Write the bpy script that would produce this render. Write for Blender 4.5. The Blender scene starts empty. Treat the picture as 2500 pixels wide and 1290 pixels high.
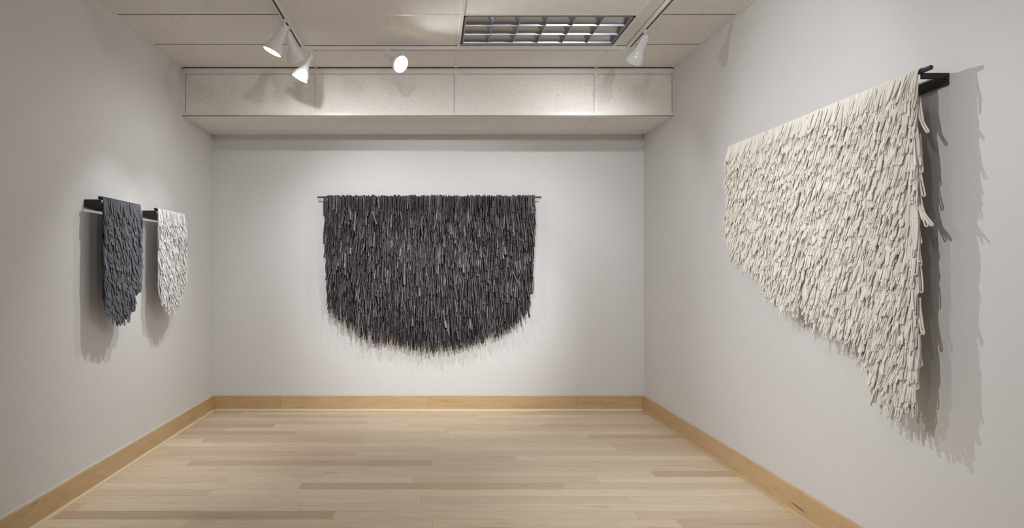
import bpy, math, random
from mathutils import Vector, Matrix, Quaternion
random.seed(7)
C = bpy.context.scene.collection
SC = bpy.context.scene
EYE = 1.42

# ------------------------------------------------------------------ camera, world, exposure
cam_d = bpy.data.cameras.new('camera'); cam = bpy.data.objects.new('camera', cam_d); C.objects.link(cam)
cam.location = (0, 0, EYE); cam.rotation_euler = (math.pi/2, 0, 0)
cam_d.sensor_width = 36; cam_d.sensor_fit = 'HORIZONTAL'
cam_d.lens = 1620/2500*36
cam_d.shift_x = (1250-1055)/2500; cam_d.shift_y = 10/2500
cam_d.clip_start = 0.02
SC.camera = cam
W = bpy.data.worlds.new('world'); SC.world = W; W.use_nodes = True
W.node_tree.nodes['Background'].inputs[0].default_value = (1, .95, .88, 1)
W.node_tree.nodes['Background'].inputs[1].default_value = 0.0
VS = SC.view_settings
VS.view_transform = 'Standard'; VS.look = 'None'; VS.gamma = 1; VS.use_curve_mapping = False
VS.exposure = 0.0
LAMP_COL = (0.985, 0.99, 1.0)
POW = {'A': dict(beam=60, spill=5), 'B': dict(beam=50, spill=27), 'C': dict(beam=56, spill=18), 'D': dict(beam=95, spill=34),
       'E': dict(beam=34, spill=36), 'F': dict(beam=150), 'F2': dict(beam=95, spill=8), 'G1': dict(beam=340, spill=40),
       'G3': dict(beam=320, spill=15), 'G2': dict(beam=60, spill=40)}

# ------------------------------------------------------------------ room measures
XL, XR = -2.186, 2.11
YB, YF = 6.61, -2.6
ZC = EYE + 1.746        # ceiling
ZS = EYE + 1.328        # soffit underside
YS = 5.80               # soffit face
TRX0, TRX1, TRY0, TRY1 = .2075, 1.4275, 4.585, 5.195   # recessed ceiling light

# ------------------------------------------------------------------ helpers
class MB:
    def __init__(s): s.v = []; s.f = []; s.smooth = True
    def box(s, a, b):
        x0, y0, z0 = a; x1, y1, z1 = b; n = len(s.v)
        s.v += [(x0,y0,z0),(x1,y0,z0),(x1,y1,z0),(x0,y1,z0),(x0,y0,z1),(x1,y0,z1),(x1,y1,z1),(x0,y1,z1)]
        s.f += [tuple(n+i for i in q) for q in ((0,3,2,1),(4,5,6,7),(0,1,5,4),(1,2,6,5),(2,3,7,6),(3,0,4,7))]
    def quad(s, *p):
        n = len(s.v); s.v += list(p); s.f.append(tuple(range(n, n+len(p))))
    def tube(s, pts, radii, sides=7, flat=None, caps=True, up=None):
        """swept tube; flat = (half width, half thickness) multipliers"""
        n0 = len(s.v); P = [Vector(p) for p in pts]; m = len(P)
        if not hasattr(radii, '__len__'): radii = [radii]*m
        t = (P[1]-P[0]).normalized()
        a = Vector(up) if up is not None else (Vector((0,1,0)) if abs(t.y) < .9 else Vector((1,0,0)))
        nrm = (a - t*a.dot(t)).normalized()
        for i in range(m):
            t = (P[min(i+1,m-1)] - P[max(i-1,0)]).normalized()
            nrm = nrm - t*nrm.dot(t)
            nrm = nrm.normalized() if nrm.length > 1e-6 else t.orthogonal().normalized()
            b = t.cross(nrm)
            for k in range(sides):
                an = 2*math.pi*k/sides
                fx, fy = (math.cos(an), math.sin(an)) if flat is None else (math.cos(an)*flat[1], math.sin(an)*flat[0])
                s.v.append(tuple(P[i] + nrm*(radii[i]*fx) + b*(radii[i]*fy)))
        for i in range(m-1):
            for k in range(sides):
                a0 = n0+i*sides+k; a1 = n0+i*sides+(k+1)%sides
                s.f.append((a0, a1, a1+sides, a0+sides))
        if caps:
            s.f.append(tuple(n0+k for k in reversed(range(sides))))
            s.f.append(tuple(n0+(m-1)*sides+k for k in range(sides)))
    def strip(s, pts, hw, th, side, nrm):
        """flat strip: pts centre line, hw list of half widths, th thickness"""
        n0 = len(s.v); m = len(pts); side = Vector(side); nv = Vector(nrm)*(th/2)
        for p, w in zip(pts, hw):
            p = Vector(p)
            s.v += [tuple(p-side*w-nv), tuple(p+side*w-nv), tuple(p+side*w+nv), tuple(p-side*w+nv)]
        for i in range(m-1):
            for k in range(4):
                a0 = n0+i*4+k; a1 = n0+i*4+(k+1)%4
                s.f.append((a0, a1, a1+4, a0+4))
        s.f.append((n0+3, n0+2, n0+1, n0)); e = n0+(m-1)*4; s.f.append((e, e+1, e+2, e+3))
    def merge(s, o):
        n = len(s.v); s.v += o.v; s.f += [tuple(i+n for i in f) for f in o.f]
    def build(s, name, mat, parent=None, smooth=True, bevel=0):
        me = bpy.data.meshes.new(name); me.from_pydata(s.v, [], s.f); me.materials.append(mat)
        if smooth:
            me.polygons.foreach_set('use_smooth', [True]*len(me.polygons))
            try: me.set_sharp_from_angle(angle=math.radians(64))
            except Exception: pass
        me.update()
        o = bpy.data.objects.new(name, me); C.objects.link(o)
        if parent is not None: o.parent = parent
        if bevel:
            md = o.modifiers.new('bevel', 'BEVEL'); md.width = bevel; md.segments = 2; md.limit_method = 'ANGLE'
        return o
def lathe(profile, seg=40, squash=None):
    m = MB()
    for (z, r) in profile:
        for k in range(seg):
            a = 2*math.pi*k/seg
            q = 1 if squash is None else squash(z)
            m.v.append((r*math.cos(a), r*math.sin(a)*q, z))
    for i in range(len(profile)-1):
        for k in range(seg):
            a0 = i*seg+k; a1 = i*seg+(k+1)%seg
            m.f.append((a0, a1, a1+seg, a0+seg))
    return m
def empty(name, loc, rz=0, label=None, cat=None, group=None):
    o = bpy.data.objects.new(name, None); C.objects.link(o); o.empty_display_size = .1
    o.location = loc; o.rotation_euler = (0, 0, rz)
    if label: o['label'] = label
    if cat: o['category'] = cat
    if group: o['group'] = group
    return o
def structure(o): o['kind'] = 'structure'; return o

# ------------------------------------------------------------------ materials
def new_mat(name, col=(.8,.8,.8), rough=.6, metal=0, spec=.5):
    m = bpy.data.materials.new(name); m.use_nodes = True
    b = m.node_tree.nodes['Principled BSDF']
    b.inputs['Base Color'].default_value = (*col, 1); b.inputs['Roughness'].default_value = rough
    b.inputs['Metallic'].default_value = metal; b.inputs['Specular IOR Level'].default_value = spec
    return m, m.node_tree.nodes, m.node_tree.links, b
class N:
    """little node-graph helper"""
    def __init__(s, m): s.n = m.node_tree.nodes; s.l = m.node_tree.links
    def math(s, op, a, b=None, c=None):
        q = s.n.new('ShaderNodeMath'); q.operation = op
        for i, x in enumerate((a, b, c)):
            if x is None: continue
            if isinstance(x, (int, float)): q.inputs[i].default_value = x
            else: s.l.new(x, q.inputs[i])
        return q.outputs[0]
    def coord(s, kind='Object'): return s.n.new('ShaderNodeTexCoord').outputs[kind]
    def sep(s, v): q = s.n.new('ShaderNodeSeparateXYZ'); s.l.new(v, q.inputs[0]); return q.outputs
    def comb(s, x=0, y=0, z=0):
        q = s.n.new('ShaderNodeCombineXYZ')
        for i, a in enumerate((x, y, z)):
            if isinstance(a, (int, float)): q.inputs[i].default_value = a
            else: s.l.new(a, q.inputs[i])
        return q.outputs[0]
    def noise(s, v, scale, detail=2, rough=.5, dist=0):
        q = s.n.new('ShaderNodeTexNoise'); s.l.new(v, q.inputs['Vector']); q.inputs['Scale'].default_value = scale
        q.inputs['Detail'].default_value = detail; q.inputs['Roughness'].default_value = rough; q.inputs['Distortion'].default_value = dist
        return q.outputs['Fac']
    def white(s, v): q = s.n.new('ShaderNodeTexWhiteNoise'); q.noise_dimensions = '3D'; s.l.new(v, q.inputs['Vector']); return q.outputs
    def ramp(s, f, stops, interp='LINEAR'):
        q = s.n.new('ShaderNodeValToRGB'); s.l.new(f, q.inputs[0]); e = q.color_ramp.elements; q.color_ramp.interpolation = interp
        while len(e) < len(stops): e.new(.5)
        for k, (p, c) in enumerate(stops):
            e[k].position = p; e[k].color = (*c, 1) if len(c) == 3 else c
        return q.outputs[0]
    def mix(s, f, a, b, mode='MIX'):
        q = s.n.new('ShaderNodeMix'); q.data_type = 'RGBA'; q.blend_type = mode
        for key, x in ((0, f), (6, a), (7, b)):
            if isinstance(x, (int, float)): q.inputs[key].default_value = x
            elif isinstance(x, tuple): q.inputs[key].default_value = (*x, 1)
            else: s.l.new(x, q.inputs[key])
        return q.outputs[2]
    def scale(s, v, sc):
        q = s.n.new('ShaderNodeVectorMath'); q.operation = 'MULTIPLY'; s.l.new(v, q.inputs[0]); q.inputs[1].default_value = sc; return q.outputs[0]
    def bump(s, h, strength, dist, bsdf):
        q = s.n.new('ShaderNodeBump'); q.inputs['Strength'].default_value = strength; q.inputs['Distance'].default_value = dist
        s.l.new(h, q.inputs['Height']); s.l.new(q.outputs[0], bsdf.inputs['Normal'])

def wall_paint():
    m, n, l, b = new_mat('wall_paint', (.70,.69,.685), .55, 0, .3); g = N(m); v = g.coord()
    f = g.noise(v, 1.3, 3)
    l.new(g.mix(f, (.715,.71,.712), (.745,.74,.742)), b.inputs['Base Color'])
    g.bump(g.noise(v, 180, 3), .06, .002, b)
    return m
def tile_mat(name, sc=1.0, line=.018):
    m, n, l, b = new_mat(name, (.7,.66,.6), .9, 0, .1); g = N(m); v = g.coord()
    n1 = g.noise(v, 42*sc, 2.5, .55, .6)
    worm = g.math('LESS_THAN', g.math('ABSOLUTE', g.math('SUBTRACT', n1, .5)), line)
    gate = g.math('GREATER_THAN', g.noise(v, 60*sc, 1), .50)
    worm = g.math('MULTIPLY', worm, gate)
    pits = g.math('GREATER_THAN', g.noise(v, 170*sc, 1), .70)
    mask = g.math('MAXIMUM', g.math('MULTIPLY', worm, .30), g.math('MULTIPLY', pits, .6))
    base = g.mix(g.noise(v, 2.2, 2), (.84,.81,.77), (.895,.875,.845))
    l.new(g.mix(mask, base, (.36,.32,.28)), b.inputs['Base Color'])
    g.bump(g.math('SUBTRACT', 1, mask), .4, .002, b)
    return m
def floor_mat():
    m, n, l, b = new_mat('maple_floor', (.6,.5,.4), .5, 0, .35); g = N(m); v = g.coord(); x, y, z = g.sep(v)
    BW = .127
    yy = g.math('DIVIDE', g.math('ADD', y, 20.0), BW); row = g.math('FLOOR', yy)
    r1 = g.white(g.comb(row, 3.3, 0))[0]; r2 = g.white(g.comb(row, 9.1, 2))[0]
    L = g.math('ADD', .95, g.math('MULTIPLY', r2, 1.1))
    xx = g.math('DIVIDE', g.math('ADD', x, g.math('ADD', 30.0, g.math('MULTIPLY', r1, 3.0))), L); col = g.math('FLOOR', xx)
    w = g.white(g.comb(row, col, 5)); rv = w[0]; rc = g.sep(w[1])
    off = g.comb(g.math('MULTIPLY', rc[0], 37), g.math('MULTIPLY', rc[1], 19), rc[2])
    vv = n.new('ShaderNodeVectorMath'); l.new(v, vv.inputs[0]); l.new(off, vv.inputs[1]); vo = vv.outputs[0]
    base = g.ramp(rv, [(0,(.55,.42,.28)),(.10,(.61,.48,.335)),(.3,(.665,.54,.39)),(.6,(.705,.585,.43)),(.85,(.745,.63,.47)),(1,(.79,.675,.51))])
    pink = g.mix(g.math('MULTIPLY', g.math('GREATER_THAN', rc[1], .72), .35), base, (.54,.38,.29))
    grain = g.noise(g.scale(vo, (1.6, 30, 1)), 1.6, 5, .6, .8)
    c = g.mix(g.ramp(grain, [(.38,(0,0,0)),(.80,(.34,.34,.34))]), pink, (.40,.29,.18))
    bl = g.noise(g.scale(vo, (2.0, 9, 1)), 1.3, 3, .5, .3)
    c = g.mix(g.ramp(bl, [(.62,(0,0,0)),(.8,(.55,.55,.55))]), c, (.36,.25,.16))
    kn = g.noise(g.scale(vo, (7, 22, 1)), 1.0, 2, .5)
    c = g.mix(g.ramp(kn, [(.80,(0,0,0)),(.84,(.7,.7,.7))]), c, (.16,.11,.08))
    fy = g.math('FRACT', yy); ey = g.math('MINIMUM', fy, g.math('SUBTRACT', 1, fy))
    fx = g.math('FRACT', xx); ex = g.math('MULTIPLY', g.math('MINIMUM', fx, g.math('SUBTRACT', 1, fx)), L)
    s1 = g.math('LESS_THAN', ey, .010); s2 = g.math('LESS_THAN', ex, .0012)
    seam = g.math('MAXIMUM', s1, s2)
    c = g.mix(g.math('MULTIPLY', seam, .45), c, (.22,.15,.09))
    l.new(c, b.inputs['Base Color'])
    l.new(g.math('ADD', .36, g.math('MULTIPLY', grain, .2)), b.inputs['Roughness'])
    g.bump(g.math('SUBTRACT', 1, seam), .25, .001, b)
    return m
def board_mat(name, axis, crack=False):
    m, n, l, b = new_mat(name, (.6,.42,.23), .38, 0, .4); g = N(m); v = g.coord(); x, y, z = g.sep(v)
    u = x if axis == 0 else y
    seg = g.math('FLOOR', g.math('DIVIDE', g.math('ADD', u, 20.62), 1.47))
    rv = g.white(g.comb(seg, 1, 1))
    sc = (1.2, 9, 9) if axis == 0 else (9, 1.2, 9)
    vv = n.new('ShaderNodeVectorMath'); l.new(g.scale(v, sc), vv.inputs[0]); l.new(g.comb(g.math('MULTIPLY', rv[0], 20), 0, 0), vv.inputs[1])
    gr = g.noise(vv.outputs[0], 2.0, 5, .6, 1.4)
    base = g.mix(rv[0], (.60,.415,.215), (.64,.47,.28))
    c = g.mix(g.ramp(gr, [(.40,(0,0,0)),(.75,(.6,.6,.6))]), base, (.46,.28,.12))
    kn = g.noise(g.scale(v, (5, 5, 14)), 1.3, 2, .5)
    c = g.mix(g.ramp(kn, [(.72,(0,0,0)),(.80,(.6,.6,.6))]), c, (.30,.17,.08))
    fr = g.math('FRACT', g.math('DIVIDE', g.math('ADD', u, 20.62), 1.47))
    c = g.mix(g.math('MULTIPLY', g.math('LESS_THAN', fr, .002), .6), c, (.25,.15,.08))
    if crack:
        dy = g.math('SUBTRACT', y, 3.795); dz = g.math('SUBTRACT', z, .050)
        # thin lens-shaped split, slanting slightly
        d = g.math('ABSOLUTE', g.math('SUBTRACT', dz, g.math('MULTIPLY', dy, .06)))
        wdt = g.math('MULTIPLY', .004, g.math('SUBTRACT', 1, g.math('POWER', g.math('ABSOLUTE', g.math('DIVIDE', dy, .10)), 1.5)))
        c = g.mix(g.math('MULTIPLY', g.math('LESS_THAN', d, wdt), .9), c, (.06,.035,.02))
    l.new(c, b.inputs['Base Color'])
    return m
def island_mat(name, stops, rough=.8, spec=.3, noise_sc=0, noise_col=None, bump=0, bsc=60, sheen=0):
    m, n, l, b = new_mat(name, (.5,.5,.5), rough, 0, spec); g = N(m)
    ge = n.new('ShaderNodeNewGeometry'); oi = n.new('ShaderNodeObjectInfo')
    r = g.math('FRACT', g.math('ADD', ge.outputs['Random Per Island'], g.math('MULTIPLY', oi.outputs['Random'], 7.31)))
    c = g.ramp(r, stops)
    v = g.coord()
    if noise_sc:
        f = g.noise(v, noise_sc, 4, .6)
        c = g.mix(g.ramp(f, [(.45,(0,0,0)),(.7,(.8,.8,.8))]), c, noise_col)
    l.new(c, b.inputs['Base Color'])
    if bump: g.bump(g.noise(v, bsc, 4, .6), bump, .003, b)
    if sheen: b.inputs['Sheen Weight'].default_value = sheen
    return m

M = {}
M['wall'] = wall_paint()
M['tile'] = tile_mat('ceiling_tile')
M['grid'] = new_mat('grid_enamel', (.80,.785,.76), .45)[0]
M['floor'] = floor_mat()
M['base_x'] = board_mat('maple_baseboard_x', 0)
M['base_y'] = board_mat('maple_baseboard_y', 1)
M['base_r'] = board_mat('maple_baseboard_cracked', 1, True)
M['shoe'] = new_mat('pale_maple_moulding', (.74,.62,.43), .4)[0]
M['black'] = new_mat('black_painted_steel', (.012,.011,.011), .42, 0, .5)[0]
M['rodgrey'] = new_mat('dark_grey_rod', (.055,.052,.052), .4, 0, .5)[0]
M['enamel'] = new_mat('white_enamel', (.80,.80,.80), .16, 0, .6)[0]
M['rail'] = new_mat('white_rail', (.76,.75,.73), .35, 0, .5)[0]
M['slot'] = new_mat('dark_slot', (.02,.016,.012), .6)[0]
M['alu'] = new_mat('louver_aluminium', (.52,.54,.59), .33, 1)[0]
M['alu_dark'] = new_mat('troffer_housing', (.34,.34,.36), .5, .3)[0]
M['screw'] = new_mat('screw_metal', (.08,.07,.06), .4, .5)[0]
bm, n_, l_, b_ = new_mat('bulb_glow', (1,1,1), .4)
b_.inputs['Emission Color'].default_value = (1,.86,.70,1); b_.inputs['Emission Strength'].default_value = 10
M['bulb'] = bm
M['twig'] = island_mat('charred_twig_bark', [(0,(.006,.005,.005)),(.35,(.017,.013,.016)),(.65,(.032,.025,.032)),(.86,(.068,.056,.068)),(.955,(.17,.15,.163)),(.99,(.25,.22,.18)),(1,(.10,.08,.055))], .25, .55, 45, (.042,.033,.040), .5, 190)
M['cord'] = island_mat('natural_cotton_cord', [(0,(.80,.755,.68)),(.5,(.87,.835,.77)),(1,(.91,.885,.84))], .9, .15, 0, None, .35, 700, .2)
M['cordback'] = new_mat('cream_backing_cloth', (.62,.57,.49), .95, 0, .1)[0]
M['felt'] = island_mat('slate_grey_felt', [(0,(.088,.090,.106)),(.5,(.118,.122,.143)),(1,(.165,.170,.195))], .92, .15, 0, None, .3, 500, .15)
M['feltback'] = new_mat('slate_backing_cloth', (.04,.04,.045), .95, 0, .1)[0]
M['rag'] = island_mat('white_cotton_strip', [(0,(.66,.65,.635)),(.5,(.76,.755,.745)),(1,(.83,.83,.825))], .9, .15, 0, None, .3, 500, .15)
M['ragback'] = new_mat('pale_backing_cloth', (.5,.48,.45), .95, 0, .1)[0]
M['twigback'] = new_mat('black_net_backing', (.012,.011,.012), .95, 0, .1)[0]

# ------------------------------------------------------------------ room shell
T = .12
m = MB(); m.box((XL-T, YF-T, -.1), (XR+T, YB+T, 0)); structure(m.build('floor', M['floor'], smooth=False))
m = MB(); m.box((XL-T, YF, 0), (XL, YB, ZC+.05)); structure(m.build('wall_left', M['wall'], smooth=False))
m = MB(); m.box((XR, YF, 0), (XR+T, YB, ZC+.05)); structure(m.build('wall_right', M['wall'], smooth=False))
m = MB(); m.box((XL-T, YB, 0), (XR+T, YB+T, ZC+.05)); structure(m.build('wall_back', M['wall'], smooth=False))
m = MB(); m.box((XL-T, YF-T, 0), (XR+T, YF, ZC+.05)); structure(m.build('wall_front', M['wall'], smooth=False))

# ceiling tiles: each panel set 4 mm above the grid face; the recessed light leaves one bay open
xs = [XL] + [-1.0125-1.22+1.22*k for k in range(0, 5) if XL+.02 < -1.0125-1.22+1.22*k < XR-.02] + [XR]
xs = sorted(set([XL, -1.0125, .2075, 1.4275, XR]))
ys = [YF] + [YS-.605-.61*k for k in range(13, -1, -1) if YS-.605-.61*k > YF+.03] + [YS]
m = MB()
for i in range(len(xs)-1):
    for j in range(len(ys)-1):
        if abs(xs[i]-TRX0) < .01 and abs(ys[j]-TRY0) < .02: continue
        m.box((xs[i], ys[j], ZC+.005), (xs[i+1], ys[j+1], ZC+.03))
ceil = structure(m.build('ceiling', M['tile'], smooth=False))
g = MB(); hw = .0075
for x in xs[1:-1]:
    g.box((x-.012, YF, ZC), (x+.012, YS, ZC+.006))
for y in ys[1:-1]:
    g.box((XL, y-hw, ZC+.003), (XR, y+hw, ZC+.0065))
for x in (XL, XR-.018): g.box((x, YF, ZC-.001), (x+.018, YS, ZC+.006))
g.box((XL, YS-.02, ZC-.001), (XR, YS, ZC+.006)); g.box((XL, YF, ZC-.001), (XR, YF+.02, ZC+.006))
g.build('ceiling_grid', M['grid'], ceil, smooth=False)
dk = MB()   # narrow open joint lines beside the grid
for y in ys[1:-1]:
    if abs(y-TRY0) < .02 or abs(y-TRY1) < .02:
        pass
    dk.box((XL+.018, y-hw-.0022, ZC+.0022), (-1.03, y-hw, ZC+.0056)); dk.box((1.56, y-hw-.0018, ZC+.0022), (XR-.018, y-hw, ZC+.0056))
dk.box((XL+.018, YS-.0235, ZC-.0012), (XR-.018, YS-.02, ZC+.0056))
dk.build('joint_gap', M['slot'], ceil, smooth=False)

# soffit
sx = [XL, -1.009, .2075, 1.431, XR]
m = MB(); m.box((XL, YS+.006, ZS+.004), (XR, YB, ZC+.05)); sof = structure(m.build('ceiling_soffit', M['tile'], smooth=False))
g = MB(); bw = .0125
g.box((XL, YS, ZC-.046), (XR, YS+.008, ZC-.004))                       # top angle
g.box((XL, YS-.001, ZS), (XR, YS+.008, ZS+.03))                        # bottom angle, face
g.box((XL, YS-.001, ZS-.001), (XR, YS+.022, ZS+.006))                  # bottom angle, underside
g.box((XL, YS, ZS+.03), (XL+.026, YS+.008, ZC-.046)); g.box((XR-.01, YS, ZS+.03), (XR, YS+.008, ZC-.046))
for x in sx[1:-1]:
    g.box((x-bw, YS, ZS+.03), (x+bw, YS+.008, ZC-.046))
    g.box((x-.010, YS+.022, ZS), (x+.010, YB, ZS+.006))
g.box((XL, YS+.61-.007, ZS+.001), (XR, YS+.61+.007, ZS+.006))
g.box((XL, YB-.02, ZS-.001), (XR, YB, ZS+.006)); g.box((XL, YS+.02, ZS-.001), (XL+.018, YB, ZS+.006)); g.box((XR-.018, YS+.02, ZS-.001), (XR, YB, ZS+.006))
g.build('soffit_grid', M['grid'], sof, smooth=False)
dk = MB()
dk.box((XL+.02, YS+.001, ZC-.0475), (XR-.01, YS+.0078, ZC-.046)); dk.box((XL+.0, YS+.0005, ZC-.004), (XR, YS+.004, ZC-.0012))
for x in sx[1:-1]:
    dk.box((x-bw-.0015, YS+.001, ZS+.03), (x-bw, YS+.0075, ZC-.047))
dk.box((XL+.026, YS+.001, ZS+.03), (XL+.0275, YS+.0075, ZC-.047))
dk.box((XR-.0115, YS+.001, ZS+.03), (XR-.01, YS+.0075, ZC-.047))
dk.build('joint_gap', M['slot'], sof, smooth=False)

# baseboards, with a shoe moulding at the foot
def quarter(m, axis, a0, a1, c, s, r, hgt):
    """quarter-round strip along axis (0=x,1=y) at coordinate c, bulging in direction s"""
    n0 = len(m.v); k = 5
    for a in (a0, a1):
        prof = [(0, 0)] + [(r*math.cos(t*math.pi/2/k), hgt*math.sin(t*math.pi/2/k)) for t in range(k+1)]
        for (d, z) in prof:
            m.v.append((a, c+s*d, z+.0005) if axis == 0 else (c+s*d, a, z+.0005))
    q = k+2
    for i in range(q):
        m.f.append((n0+i, n0+(i+1)%q, n0+q+(i+1)%q, n0+q+i))
    m.f.append(tuple(range(n0, n0+q))); m.f.append(tuple(range(n0+2*q-1, n0+q-1, -1)))
BH, BT = .150, .016
def baseboard(name, a, b, mat, shoe):
    m = MB(); m.box(a, b); o = structure(m.build(name, mat, smooth=False, bevel=.003))
    s = MB(); quarter(s, *shoe); s.build('shoe_moulding', mat if name == 'baseboard_right' else M['shoe'], o)
    if name == 'baseboard_left':
        c = MB(); c.box((XL+.0003, YF+.02, BH+.0002), (XL+.006, YB-.02, BH+.005)); c.build('caulk_line', M['grid'], o, smooth=False)
    return o
baseboard('baseboard_back', (XL+.0005, YB-BT, 0.0005), (XR-.0005, YB-.0002, BH), M['base_x'], (0, XL+.03, XR-.02, YB-BT, -1, .013, .019))
baseboard('baseboard_left', (XL+.0002, YF+.001, 0.0005), (XL+BT, YB-BT, BH), M['base_y'], (1, YF+.02, YB-.03, XL+BT, 1, .013, .019))
baseboard('baseboard_right', (XR-BT, YF+.001, 0.0005), (XR-.0002, YB-BT, BH), M['base_r'], (1, YF+.02, YB-.03, XR-BT, -1, .010, .014))
m = MB(); m.box((XL+.02, YF+.0002, .0005), (XR-.02, YF+BT, BH)); structure(m.build('baseboard_front', M['base_x'], smooth=False))

# ------------------------------------------------------------------ recessed ceiling light, off
tr = empty('recessed_ceiling_light', ((TRX0+TRX1)/2, (TRY0+TRY1)/2, ZC+.004), 0,
           'unlit recessed ceiling light with silver parabolic louver grid and black edge', 'ceiling light')
hx, hy = (TRX1-TRX0)/2-.012, (TRY1-TRY0)/2-.010
m = MB()   # black reveal
e = .014
m.box((-hx,-hy,-.001),(hx,-hy+e,.012)); m.box((-hx,hy-e,-.001),(hx,hy,.012)); m.box((-hx,-hy,-.001),(-hx+e,hy,.012)); m.box((hx-e,-hy,-.001),(hx,hy,.012))
m.build('black_frame', M['slot'], tr, smooth=False)
ix, iy = hx-e, hy-e
m = MB(); w = .007
m.box((-ix,-iy,-.002),(ix,-iy+w,.05)); m.box((-ix,iy-w,-.002),(ix,iy,.05)); m.box((-ix,-iy,-.002),(-ix+w,iy,.05)); m.box((ix-w,-iy,-.002),(ix,iy,.05))
m.build('inner_frame', M['alu_dark'], tr, smooth=False)
m = MB(); m.box((-hx, -hy, .11), (hx, hy, .115)); m.box((-hx,-hy,.012),(hx,-hy+.002,.11)); m.box((-hx,hy-.002,.012),(hx,hy,.11)); m.box((-hx,-hy,.012),(-hx+.002,hy,.11)); m.box((hx-.002,-hy,.012),(hx,hy,.11))
m.build('housing', M['alu_dark'], tr, smooth=False)
def parab(m, axis, c, a0, a1, h, wt, z0=0.0):
    """louver blade: knife edge below, widening upward along a parabola"""
    k = 8; prof = [(.0012+(wt-.0012)*(t/k)**2, z0+h*(t/k)) for t in range(k+1)]
    loop = [(-d, z) for d, z in prof] + [(d, z) for d, z in reversed(prof)]
    n0 = len(m.v); q = len(loop)
    for a in (a0, a1):
        for d, z in loop: m.v.append((c+d, a, z) if axis == 1 else (a, c+d, z))
    for i in range(q): m.f.append((n0+i, n0+(i+1)%q, n0+q+(i+1)%q, n0+q+i))
    m.f.append(tuple(range(n0, n0+q))); m.f.append(tuple(range(n0+2*q-1, n0+q-1, -1)))
for k in range(1, 6):
    m = MB(); parab(m, 1, -ix+w+(2*ix-2*w)*k/6, -iy+w, iy-w, .09, .090); m.build('louver_blade', M['alu'], tr)
for k in range(1, 3):
    m = MB(); parab(m, 0, -iy+w+(2*iy-2*w)*k/3, -ix+w, ix-w, .09, .086, .0006); m.build('louver_blade', M['alu'], tr)
for sgn in (-1, 1):   # half blades along the long sides
    m = MB(); parab(m, 0, sgn*(iy-w), -ix+w, ix-w, .09, .084, .001); m.build('louver_side', M['alu'], tr)

# ------------------------------------------------------------------ lighting track
ZT = ZC; TH = .030; TW = .0175
TXL, TXR, TYB, TYF = -1.02, 1.54, 5.225, .9
trk = empty('lighting_track', (TXL, TYB, ZT), 0, 'white lighting track fixed to the ceiling in a rectangle, carrying the spotlights', 'lighting track')
def rail(p, q, axis):
    m = MB(); z0, z1 = ZT-TH, ZT-.0002; sl = .0065
    def seg(d0, d1, za, zb):
        if axis == 1: m.box((p[0]+d0, p[1], za), (p[0]+d1, q[1], zb))
        else: m.box((p[0], p[1]+d0, za), (q[0], p[1]+d1, zb))
    seg(-TW, -sl, z0, z1); seg(sl, TW, z0, z1); seg(-sl, sl, z0+.012, z1)
    for i in range(len(m.v)): m.v[i] = tuple(Vector(m.v[i])-trk.location)
    o = m.build('track_rail', M['rail'], trk, smooth=False, bevel=.001)
    s = MB()
    if axis == 1: s.box((p[0]-sl+.0003, p[1], z0+.004), (p[0]+sl-.0003, q[1], z0+.0118))
    else: s.box((p[0], p[1]-sl+.0003, z0+.004), (q[0], p[1]+sl-.0003, z0+.0118))
    for i in range(len(s.v)): s.v[i] = tuple(Vector(s.v[i])-trk.location)
    s.build('conductor_slot', M['slot'], o, smooth=False)
cc = .07
rail((TXL, TYF+cc), (TXL, TYB-cc), 1); rail((TXR, TYF+cc), (TXR, TYB-cc), 1)
rail((TXL+cc, TYB), (TXR-cc, TYB), 0); rail((TXL+cc, TYF), (TXR-cc, TYF), 0)
for (x, y, sx_, sy_) in ((TXL,TYB,1,-1),(TXR,TYB,-1,-1),(TXL,TYF,1,1),(TXR,TYF,-1,1)):
    m = MB(); w = TW+.001
    ax = sorted((x-sx_*w, x+sx_*cc)); ay = sorted((y-sy_*w, y+sy_*cc))
    m.box((ax[0], y-w, ZT-TH-.001), (ax[1], y+w, ZT-.0002)); m.box((x-w, ay[0], ZT-TH-.0012), (x+w, ay[1], ZT-.0003))
    for i in range(len(m.v)): m.v[i] = tuple(Vector(m.v[i])-trk.location)
    m.build('corner_connector', M['rail'], trk, smooth=False)
m = MB(); m.box((.012,.0185,-.028),(.05,.045,-.0002)); m.build('power_feed_cover', M['rail'], trk, smooth=False)

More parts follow.
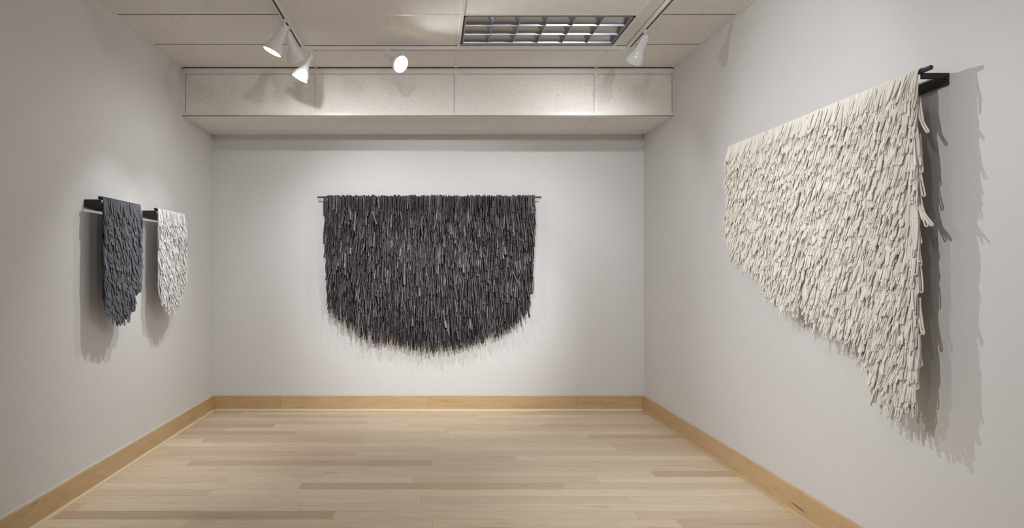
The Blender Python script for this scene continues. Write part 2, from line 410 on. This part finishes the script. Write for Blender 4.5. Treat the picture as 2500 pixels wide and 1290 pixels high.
# ------------------------------------------------------------------ spotlights
PROF = [(0,.0),(.002,.012),(.008,.020),(.018,.027),(.03,.031),(.05,.0325),(.075,.033),(.095,.034),(.112,.0365),(.128,.040),(.145,.049),(.162,.0565),(.178,.0615),(.192,.0645),(.205,.066),(.2115,.0665),
        (.2118,.0645),(.205,.0635),(.19,.0618),(.17,.056),(.15,.048)]
def squash(z): return .55 if z < .05 else (.55+.45*min(1,(z-.05)/.11))
def make_spot(key, loc, aim, label, along, roll=0, size=80, blend=1.0, group=None):
    power = POW.get(key, {})
    loc = Vector(loc)                       # point on the rail underside
    t = empty('track_spotlight', loc, 0, label, 'spotlight', group)
    m = MB()
    if along == 1: m.box((-.013,-.022,-.012),(.013,.022,-.0004))
    else: m.box((-.022,-.013,-.012),(.022,.013,-.0004))
    m.build('track_adapter', M['rail'], t, smooth=False, bevel=.002)
    m = lathe([(-.012,.015),(-.015,.015),(-.0155,.006),(-.040,.006),(-.0405,.0)], 16); m.build('stem', M['enamel'], t)
    piv = Vector((0,0,-.052))
    d = (Vector(aim) - (loc+piv)).normalized()
    q = d.to_track_quat('Z', 'Y') @ Quaternion((0,0,1), roll)
    R = q.to_matrix().to_4x4(); R.translation = piv
    hd = bpy.data.objects.new('lamp_shade', None)
    m = lathe(PROF, 48, squash)
    for i in range(len(m.v)): m.v[i] = (m.v[i][0], m.v[i][1], m.v[i][2]-.02)
    sh = m.build('lamp_shade', M['enamel'], t); sh.matrix_local = R
    kn = lathe([(-.024,0),(-.022,.010),(-.016,.017),(-.007,.022),(.004,.0225),(.012,.019),(.018,.011),(.021,0)], 24)
    k2 = kn.build('swivel_knob', M['enamel'], t); k2.matrix_local = R @ Matrix.Rotation(math.pi/2, 4, 'X')
    s = lathe([(0,.0),(0,.004),(.003,.004),(.004,0)], 12); so = s.build('set_screw', M['screw'], sh); so.matrix_local = Matrix.Translation((.0275,0,.022)) @ Matrix.Rotation(math.pi/2, 4, 'Y')
    b = lathe([(.148,.052),(.168,.056),(.180,.0595),(.186,.058),(.192,.050),(.197,.036),(.2,.018),(.2008,0)], 36)
    bo = b.build('bulb', M['bulb'], t); bo.matrix_local = R
    for kind, ang, bl in (('spot_beam', size, blend), ('spot_spill', 135, 1.0)):
        e = power.get(kind[5:], 0)
        if e <= 0: continue
        ld = bpy.data.lights.new(kind, 'SPOT'); ld.energy = e; ld.color = LAMP_COL
        ld.spot_size = math.radians(ang); ld.spot_blend = bl; ld.shadow_soft_size = .011
        lo = bpy.data.objects.new(kind, ld); C.objects.link(lo); lo.parent = t
        lo.matrix_local = R @ Matrix.Translation((0,0,.207)) @ Matrix.Rotation(math.pi, 4, 'X')
    return t
ZB = ZT-TH
G = 'spotlights on the ceiling track'
make_spot('A', (TXL, 4.58, ZB), (-2.12, 4.50, EYE-.6), 'lit white spotlight turned left, nearest of the left cluster', 1, math.pi/2, size=66, group=G)
make_spot('B', (TXL, 4.71, ZB), (-.55, 6.6, EYE-.5), 'white spotlight turned away to the back wall, middle of the left cluster', 1, math.pi/2, size=84, group=G)
make_spot('C', (-.955, TYB, ZB), (-2.12, 5.12, EYE-.62), 'brightest-bodied white spotlight hanging lowest of the left cluster by the track corner', 0, 0, size=66, group=G)
make_spot('D', (-.352, TYB, ZB), (2.1, 2.55, EYE-.45), 'glaring white spotlight facing the viewer from the middle of the back track run', 0, 0, size=100, group=G)
make_spot('E', (TXR, 4.785, ZB), (.72, 6.5, EYE-.45), 'dim white spotlight on the right track run beside the recessed ceiling light', 1, 0, size=84, group=G)
# further unseen heads on the same track, the last two added for light
def hidden(key, loc, aim, al, size=70): make_spot(key, loc, aim, 'white spotlight on the ceiling track above the frame', al, 0, size=size, group='spotlights above the frame')
hidden('F', (TXL, 1.25, ZB), (2.1, 2.7, EYE-.45), 1, 60)
hidden('F2', (TXL, 2.6, ZB), (2.1, 4.3, EYE-.75), 1, 60)
hidden('G2', (.20, TYF, ZB), (0.0, 6.6, EYE-.85), 0, 30)
hidden('G1', (TXR, 2.3, ZB), (.1, 6.6, EYE-.7), 1, 36)
hidden('G3', (-.45, TYF, ZB), (-.05, 6.6, EYE+.1), 0, 34)  # added head, brightens the middle of the back wall
hidden('H', (TXR, 1.6, ZB), (1.2, -1.4, .6), 1, 90)  # added head aimed behind the camera, only its bulb glows

# ------------------------------------------------------------------ wall hangings
def interp(tab, x):
    if x <= tab[0][0]: return tab[0][1]
    for (a, b), (c, d) in zip(tab, tab[1:]):
        if x <= c: return b+(d-b)*(x-a)/(c-a)
    return tab[-1][1]
def split_parts(items, root, part_name, mat, rest_name):
    """items: (score, MB). the 100 that show largest are parts of their own, the rest one part"""
    items.sort(key=lambda t: -t[0])
    for sc, mb in items[:100]: mb.build(part_name, mat, root)
    rest = MB()
    for sc, mb in items[100:]: rest.merge(mb)
    o = rest.build(rest_name, mat, root); o['kind'] = 'stuff'
def frame(root, u0, u1, w_rod, ov0, ov1, rod_r, rodmat, rail_mat, arms=True):
    """local axes: X along wall, Y out of the wall, Z up; z=0 is the top of the arms"""
    m = MB(); m.box((u0, .0004, -.048), (u1, .012, 0)); m.build('wall_plate', rail_mat, root, smooth=False, bevel=.001)
    for u in (u0, u1-.012):
        m = MB(); m.box((u, .012, -.0235), (u+.012, w_rod+.004, 0)); m.build('bracket_arm', rail_mat, root, smooth=False, bevel=.001)
    m = MB(); a, b = u0-ov0, u1+ov1
    m.tube([(a, w_rod, rod_r), (a+.002, w_rod, rod_r), (b-.002, w_rod, rod_r), (b, w_rod, rod_r)], [rod_r*.85, rod_r, rod_r, rod_r*.85], 16); m.build('rod', rodmat, root)
def backing(root, u0, u1, bot, w, top, mat, name='backing_cloth', inset=.03):
    m = MB(); k = 40
    for i in range(k+1):
        u = u0+(u1-u0)*i/k; b = bot(u)+inset
        for ww in (w-.0015, w+.0015):
            m.v += [(u, ww, top), (u, ww, min(b, top-.05))]
    for i in range(k):
        a = i*4; c = a+4
        m.f += [(a, a+1, c+1, c), (a+2, c+2, c+3, a+3), (a+1, a+3, c+3, c+1), (a, c, c+2, a+2)]
    m.f += [(0,2,3,1), (4*k, 4*k+1, 4*k+3, 4*k+2)]
    m.build(name, mat, root, smooth=False)
R = random.Random(11)

# --- back wall: charred twigs
TWC = (1049-1055)/247.5
TW_Z = EYE+.690
root = empty('twig_wall_hanging', (TWC, YB, TW_Z), math.pi, 'broad black hanging of short charred twigs, rounded at the bottom, on the back wall', 'wall hanging')
rr = .0085; wr = .075
def px_u(px): return -((px-1055)/248.0 - TWC)
def px_v(py): return (655-py)/248.0 + EYE - TW_Z
ol = [(792,735),(806,745),(830,765),(860,785),(890,805),(930,818),(980,826),(1020,835),(1050,838),(1100,832),(1150,822),(1200,808),(1240,790),(1270,765),(1290,738),(1300,715),(1308,690)]
tab = sorted((px_u(a), px_v(b)) for a, b in ol)
sideL = px_u(1307); sideR = px_u(792)      # local u grows to the left of the picture
m = MB(); m.box((sideL+.05, .0004, -.048), (sideR-.05, .012, 0)); m.build('wall_plate', M['black'], root, smooth=False)
for u in (sideL+.05, (sideL+sideR)/2, sideR-.062):
    m = MB(); m.box((u, .012, -.0235), (u+.012, wr+.004, 0)); m.build('bracket_arm', M['black'], root, smooth=False)
m = MB(); m.tube([(px_u(1322), wr, rr), (px_u(775), wr, rr)], rr, 16); m.build('rod', M['rodgrey'], root)
backing(root, sideL+.03, sideR-.03, lambda u: interp(tab, u)+.02, wr+.012, .0, M['twigback'], 'backing_net', .02)
def twig(u, v, w, L, r, lean, leanw, bend, bendw, sides=8):
    mb = MB(); k = 6; pts = []; rad = []
    ph = R.uniform(0, 6.28); kink = R.choice((0, 0, 0, R.uniform(-.3, .3)))
    for i in range(k+1):
        t = i/k
        pts.append((u+lean*L*t+bend*math.sin(math.pi*t)*L+kink*max(0, t-.55)*L*.5, w+leanw*t+bendw*math.sin(math.pi*t)*L, v-L*t))
        rad.append(r*(1-.18*t)*(1+.09*math.sin(ph+t*9)+R.uniform(-.05, .05)))
    mb.tube(pts, rad, sides); return mb
items = []
v = .018; row = 0
while v > -1.45:
    u = sideL+.004
    # the outline narrows slightly downwards
    inset = .004+.034*min(1, max(0, -v/1.0))
    pitch = .0142 if row else .0112
    while u < sideR:
        u += R.uniform(.55, 1.45)*pitch
        edge = min(u-sideL-inset, sideR-inset-u)
        if edge < 0: continue
        b = interp(tab, u)
        L = R.uniform(.13, .225) if row else R.uniform(.12, .20)
        low = v - b
        if low < .30: L = R.uniform(.15, .27)
        vv = v+R.uniform(-.028, .028) if row else .018+R.uniform(-.006, .012)
        if vv-L < b-.0+R.uniform(-.07, .03): 
            if vv-L*.6 < b or R.random() < .35: continue
        r = min(.0155, .0071*math.exp(R.gauss(.0, .36))) if row else R.uniform(.0048, .0082)
        if low < .25: r *= .9
        spread = (u/(sideR))*.06
        lean = R.gauss(spread*.4, .05)
        if not row: lean = R.gauss(0, .022)
        elif R.random() < .08: lean = R.uniform(-.4, .4)
        if edge < .03: lean = R.gauss(.06, .04)*(1 if u > 0 else -1)*R.choice((1, 1, -1))*.8
        w0 = wr+.010 + r + (0 if row else .004) + R.uniform(0, .006)
        lw = R.uniform(.010, .058)
        mb = twig(u, vv, w0, L, r, lean, lw, R.gauss(0, .018), R.gauss(0, .015))
        items.append((r*min(L, .16)*(1+lw*6)*R.uniform(.9, 1.1), mb))
    row += 1; v -= .052 if row > 1 else .075
# a few long stray pale twigs and the thin fringe at the bottom
for _ in range(420):
    u = R.uniform(sideL+.05, sideR-.05); b = interp(tab, u); L = R.uniform(.12, .26)
    mb = twig(u, b+L-R.uniform(-.06, .10)*(1.0 if abs(u) < .75 else .6), wr+R.uniform(.012, .04), L, R.uniform(.003, .0065), R.gauss(u*.06, .07), R.uniform(0, .02), R.gauss(0, .03), 0)
    items.append((0, mb))
for (px, py, px2, py2, r) in ((868,700,880,740,.011),(893,703,876,742,.006),(985,730,983,800,.009),(1094,690,1090,740,.010),(1068,720,1076,755,.0065),(1073,765,1097,800,.006)):
    u, v1, u2, v2 = px_u(px), px_v(py), px_u(px2), px_v(py2)
    L = v1-v2; mb = twig(u, v1, wr+.045, L, r, (u2-u)/L, .018, .03, 0); items.append((1, mb))
mb = MB()   # thin wire-like twig bowing out at the left edge
mb.tube([(px_u(800+8*math.cos(t)), wr+.03, px_v(521-13*math.sin(t))) for t in [math.radians(a) for a in range(60, 271, 30)]], .0012, 6); items.append((2, mb))
split_parts(items, root, 'twig', M['twig'], 'twig_mass')

# --- generic outlines on the side walls: table of (depth y, height above eye) -> local
def side_tab(pairs, f): return sorted((f(y), z) for y, z in pairs)

# --- left wall: slate felt strips, and white cotton strips
def strip_hanging(name, label, ynear, yfar, zt, pairs, mat, back, width, length, pitch, rowp, partn, massn, seed, droop=.0, ragged=0, lwmax=.02):
    root = empty(name, (XL, (ynear+yfar)/2, EYE+zt), -math.pi/2, label, 'wall hanging')
    f = lambda y: -(y-(ynear+yfar)/2)
    tab = sorted((f(y), z-zt) for y, z in pairs)
    u0, u1 = f(yfar), f(ynear); wr = .100; rr = .009
    frame(root, u0, u1, wr, .012, .012, rr, M['black'], M['black'])
    Q = random.Random(seed)
    backing(root, u0+.004, u1-.014, lambda u: interp(tab, u), wr+rr+.002, .018, back, 'backing_cloth', .035)
    items = []; v = .016; row = 0
    while v > -1.0:
        u = u0-.004
        while u < u1:
            u += Q.uniform(.6, 1.4)*pitch
            w = Q.uniform(*width)
            if u+w > u1+.004 or u < u0: continue
            b = interp(tab, u)
            L = Q.uniform(*length)
            vv = v+Q.uniform(-.016, .016) if row else .012
            tip = vv-L
            if tip < b+Q.uniform(-.045, .012):
                if vv-.03 < b or Q.random() < .4: continue
                L = max(.03, vv-(b+Q.uniform(-.04, .02)))
            w0 = wr+rr+.0045+Q.uniform(0, .003); lw = Q.uniform(.004, lwmax)
            lean = Q.gauss(.01, .035+ragged*.05); pts = []
            if row == 0:   # folded over the rod
                for a in (200, 150, 110, 70, 35):
                    an = math.radians(a); pts.append((u, wr+(rr+.0035)*math.cos(an), rr+(rr+.0035)*math.sin(an)))
                vv = .012; 
            k = 5; bow = Q.gauss(0, .05+ragged*.1)
            for i in range(k+1):
                t = i/k
                pts.append((u+lean*L*t+bow*L*math.sin(math.pi*t)*.4, w0+lw*(t**1.2)+(.003*math.sin(3*t+u*50)), vv-L*t))
            tw = Q.gauss(0, .13+ragged*.3)
            side = Vector((math.cos(tw), math.sin(tw), 0)); nrm = Vector((-math.sin(tw), math.cos(tw), 0))
            hw = [w/2*(1+Q.uniform(-.08, .08)) for _ in pts]; 
            # rounded lower end
            pts2 = pts[:-1]; last = Vector(pts[-1]); prev = Vector(pts[-2]); dd = (last-prev).normalized()
            pts2 += [tuple(last-dd*w*.25), tuple(last-dd*w*.06), tuple(last)]
            hw2 = hw[:-1]+[w/2*.97, w/2*.72, w/2*.40]
            mb = MB(); mb.strip(pts2, hw2, .0028, side, nrm)
            yy = (ynear+yfar)/2 - u
            items.append((w*min(L, .07)*(1 if row else 1.5)*(1+lw*8)/yy**2, mb))
        v -= rowp if row else .03
        row += 1
    split_parts(items, root, partn, mat, massn)
    return root
P1 = [(4.17,-.21),(4.20,-.25),(4.23,-.295),(4.30,-.335),(4.36,-.355),(4.44,-.355),(4.50,-.335),(4.57,-.29),(4.62,-.22),(4.66,-.15),(4.715,-.10)]
strip_hanging('felt_wall_hanging', 'slate grey felt strip hanging with rounded bottom, nearer of the two on the left wall', 4.166, 4.715, .432, P1,
              M['felt'], M['feltback'], (.013, .026), (.085, .125), .0115, .036, 'felt_strip', 'felt_strip_mass', 3)
P2 = [(5.00,-.17),(5.05,-.24),(5.11,-.30),(5.17,-.345),(5.25,-.36),(5.32,-.34),(5.40,-.29),(5.47,-.23),(5.53,-.16),(5.57,-.11)]
strip_hanging('cotton_strip_wall_hanging', 'narrow white cotton strip hanging with rounded bottom, left wall nearest the corner', 5.005, 5.565, .435, P2,
              M['rag'], M['ragback'], (.006, .013), (.07, .115), .0076, .031, 'cotton_strip', 'cotton_strip_mass', 5, ragged=.6, lwmax=.024)

# --- right wall: cotton cord loops
YN, YFAR, ZR = 2.706, 4.45, .797
root = empty('cord_wall_hanging', (XR, (YN+YFAR)/2, EYE+ZR), math.pi/2, 'large cream hanging of looped cotton cord on a black bracket, filling the right wall', 'wall hanging')
fy = lambda y: y-(YN+YFAR)/2
PR = [(2.70,-.40),(2.73,-.55),(2.80,-.585),(2.88,-.575),(2.95,-.53),(3.0,-.44),(3.06,-.37),(3.12,-.325),(3.26,-.285),(3.43,-.25),(3.62,-.185),(3.74,-.19),(3.83,-.17),(3.92,-.10),(4.0,-.05),(4.08,.03),(4.17,.03),(4.25,.06),(4.35,.12),(4.42,.20),(4.48,.30),(4.5,.34)]
tab = sorted((fy(a), b-ZR) for a, b in PR)
u0, u1 = fy(YN), fy(YFAR); wr = .107; rr = .0095
frame(root, u0, u1, wr, .045, .008, rr, M['rodgrey'], M['black'])
backing(root, u0+.016, u1-.004, lambda u: interp(tab, u), wr+rr+.002, .018, M['cordback'], 'backing_cloth', .05)
Q = random.Random(21)
def loop_mb(u, v, w0, L, lean, lw, cr, gap, tw, curl, over=False, sides=6):
    """one doubled cord hanging as a narrow loop"""
    mb = MB(); path = []
    ca, sa = math.cos(tw), math.sin(tw)
    g0, g1 = gap*Q.uniform(.75, 1.0), gap*Q.uniform(1.0, 1.3)
    lb = Q.gauss(0, .035)
    def pt(off, t, dz=0):
        gw = off
        uu = u+lean*L*t+lb*L*math.sin(math.pi*t)+curl*L*t*t
        return (uu+gw*ca, w0+lw*t+gw*sa, v-L*t+dz)
    if over:
        for a in (170, 110, 60):
            an = math.radians(a); path.append((u-g0, wr+(rr+cr)*math.cos(an), rr+(rr+cr)*math.sin(an)))
    ks = 4
    for i in range(ks): path.append(pt(-(g0+(g1-g0)*i/ks), i/ks*.93))
    for a in (180, 225, 270, 315, 360):
        an = math.radians(a); path.append(pt(g1*1.05*math.cos(an), .95, g1*1.1*math.sin(an)))
    for i in reversed(range(ks)): path.append(pt((g0+(g1-g0)*i/ks), i/ks*.93))
    if over:
        for a in (60, 110, 170):
            an = math.radians(a); path.append((u+g0, wr+(rr+cr)*math.cos(an), rr+(rr+cr)*math.sin(an)))
    mb.tube(path, cr*Q.uniform(.92, 1.08), sides, up=(0, 1, 0)); return mb
items = []; v = .012; row = 0
while v > -1.5:
    u = u0
    while u < u1-.006:
        u += Q.uniform(.6, 1.4)*.0098
        if u > u1-.006: break
        b = interp(tab, u); L = Q.uniform(.085, .15) if row else Q.uniform(.08, .125)
        vv = v+Q.uniform(-.02, .02) if row else .012
        if vv-L < b+Q.uniform(-.03, .03):
            if vv-.05 < b or Q.random() < .3: continue
        cr = Q.uniform(.0026, .0034); gap = cr*Q.uniform(.95, 1.3)
        lean = Q.gauss(.03, .07); lw = Q.uniform(.006, .034); curl = Q.gauss(0, .06)
        near = u-u0
        if near < .05 and row:
            lean = Q.gauss(-.02, .06); lw = Q.uniform(-.004, .024)
            if near < .02 and Q.random() < .3: curl = -abs(Q.gauss(.03, .08))
        mb = loop_mb(u, vv, wr+rr+.004+cr+Q.uniform(0, .004), L, lean, lw, cr, gap, Q.gauss(0, .5), curl, row == 0)
        yy = u+(YN+YFAR)/2
        items.append((min(L, .09)*(1.4 if not row else 1)*(1+lw*8)*cr/yy**2, mb))
    v -= .033 if row else .03
    row += 1
# long stray loops: fringe at the foot and out at the near edge
for _ in range(230):
    u = Q.uniform(u0+.0, u1-.1) if Q.random() < .55 else Q.uniform(u0, u0+.3)
    b = interp(tab, u); L = Q.uniform(.12, .20)
    cr = .0034
    mb = loop_mb(u, b+L-Q.uniform(-.03, .055), wr+rr+Q.uniform(0, .012), L, Q.gauss(-.02, .04), Q.uniform(0, .02), cr, cr*1.3, Q.gauss(0, .8), Q.gauss(0, .04))
    items.append((0, mb))
for (z, ln, le, cu) in ((.70,.10,-.10,-.12),(.665,.12,-.10,-.38),(.55,.12,-.05,-.06),(.50,.11,-.06,-.12),(.46,.10,.0,-.08),(.42,.13,-.05,-.22),(.335,.17,-.10,-.40),(.325,.16,-.06,-.26),(.34,.15,-.03,-.22),(.22,.12,-.04,-.08),(.13,.12,-.03,-.1),(.02,.12,-.05,-.1),(-.12,.14,-.06,-.14),(-.14,.13,-.03,-.2),(-.27,.13,-.04,-.1)):
    mb = loop_mb(u0+.014, z-ZR, wr+rr-.002, ln, le, .004, .0036, .0042, .6, cu); items.append((5, mb))
split_parts(items, root, 'cord_loop', M['cord'], 'cord_loop_mass')
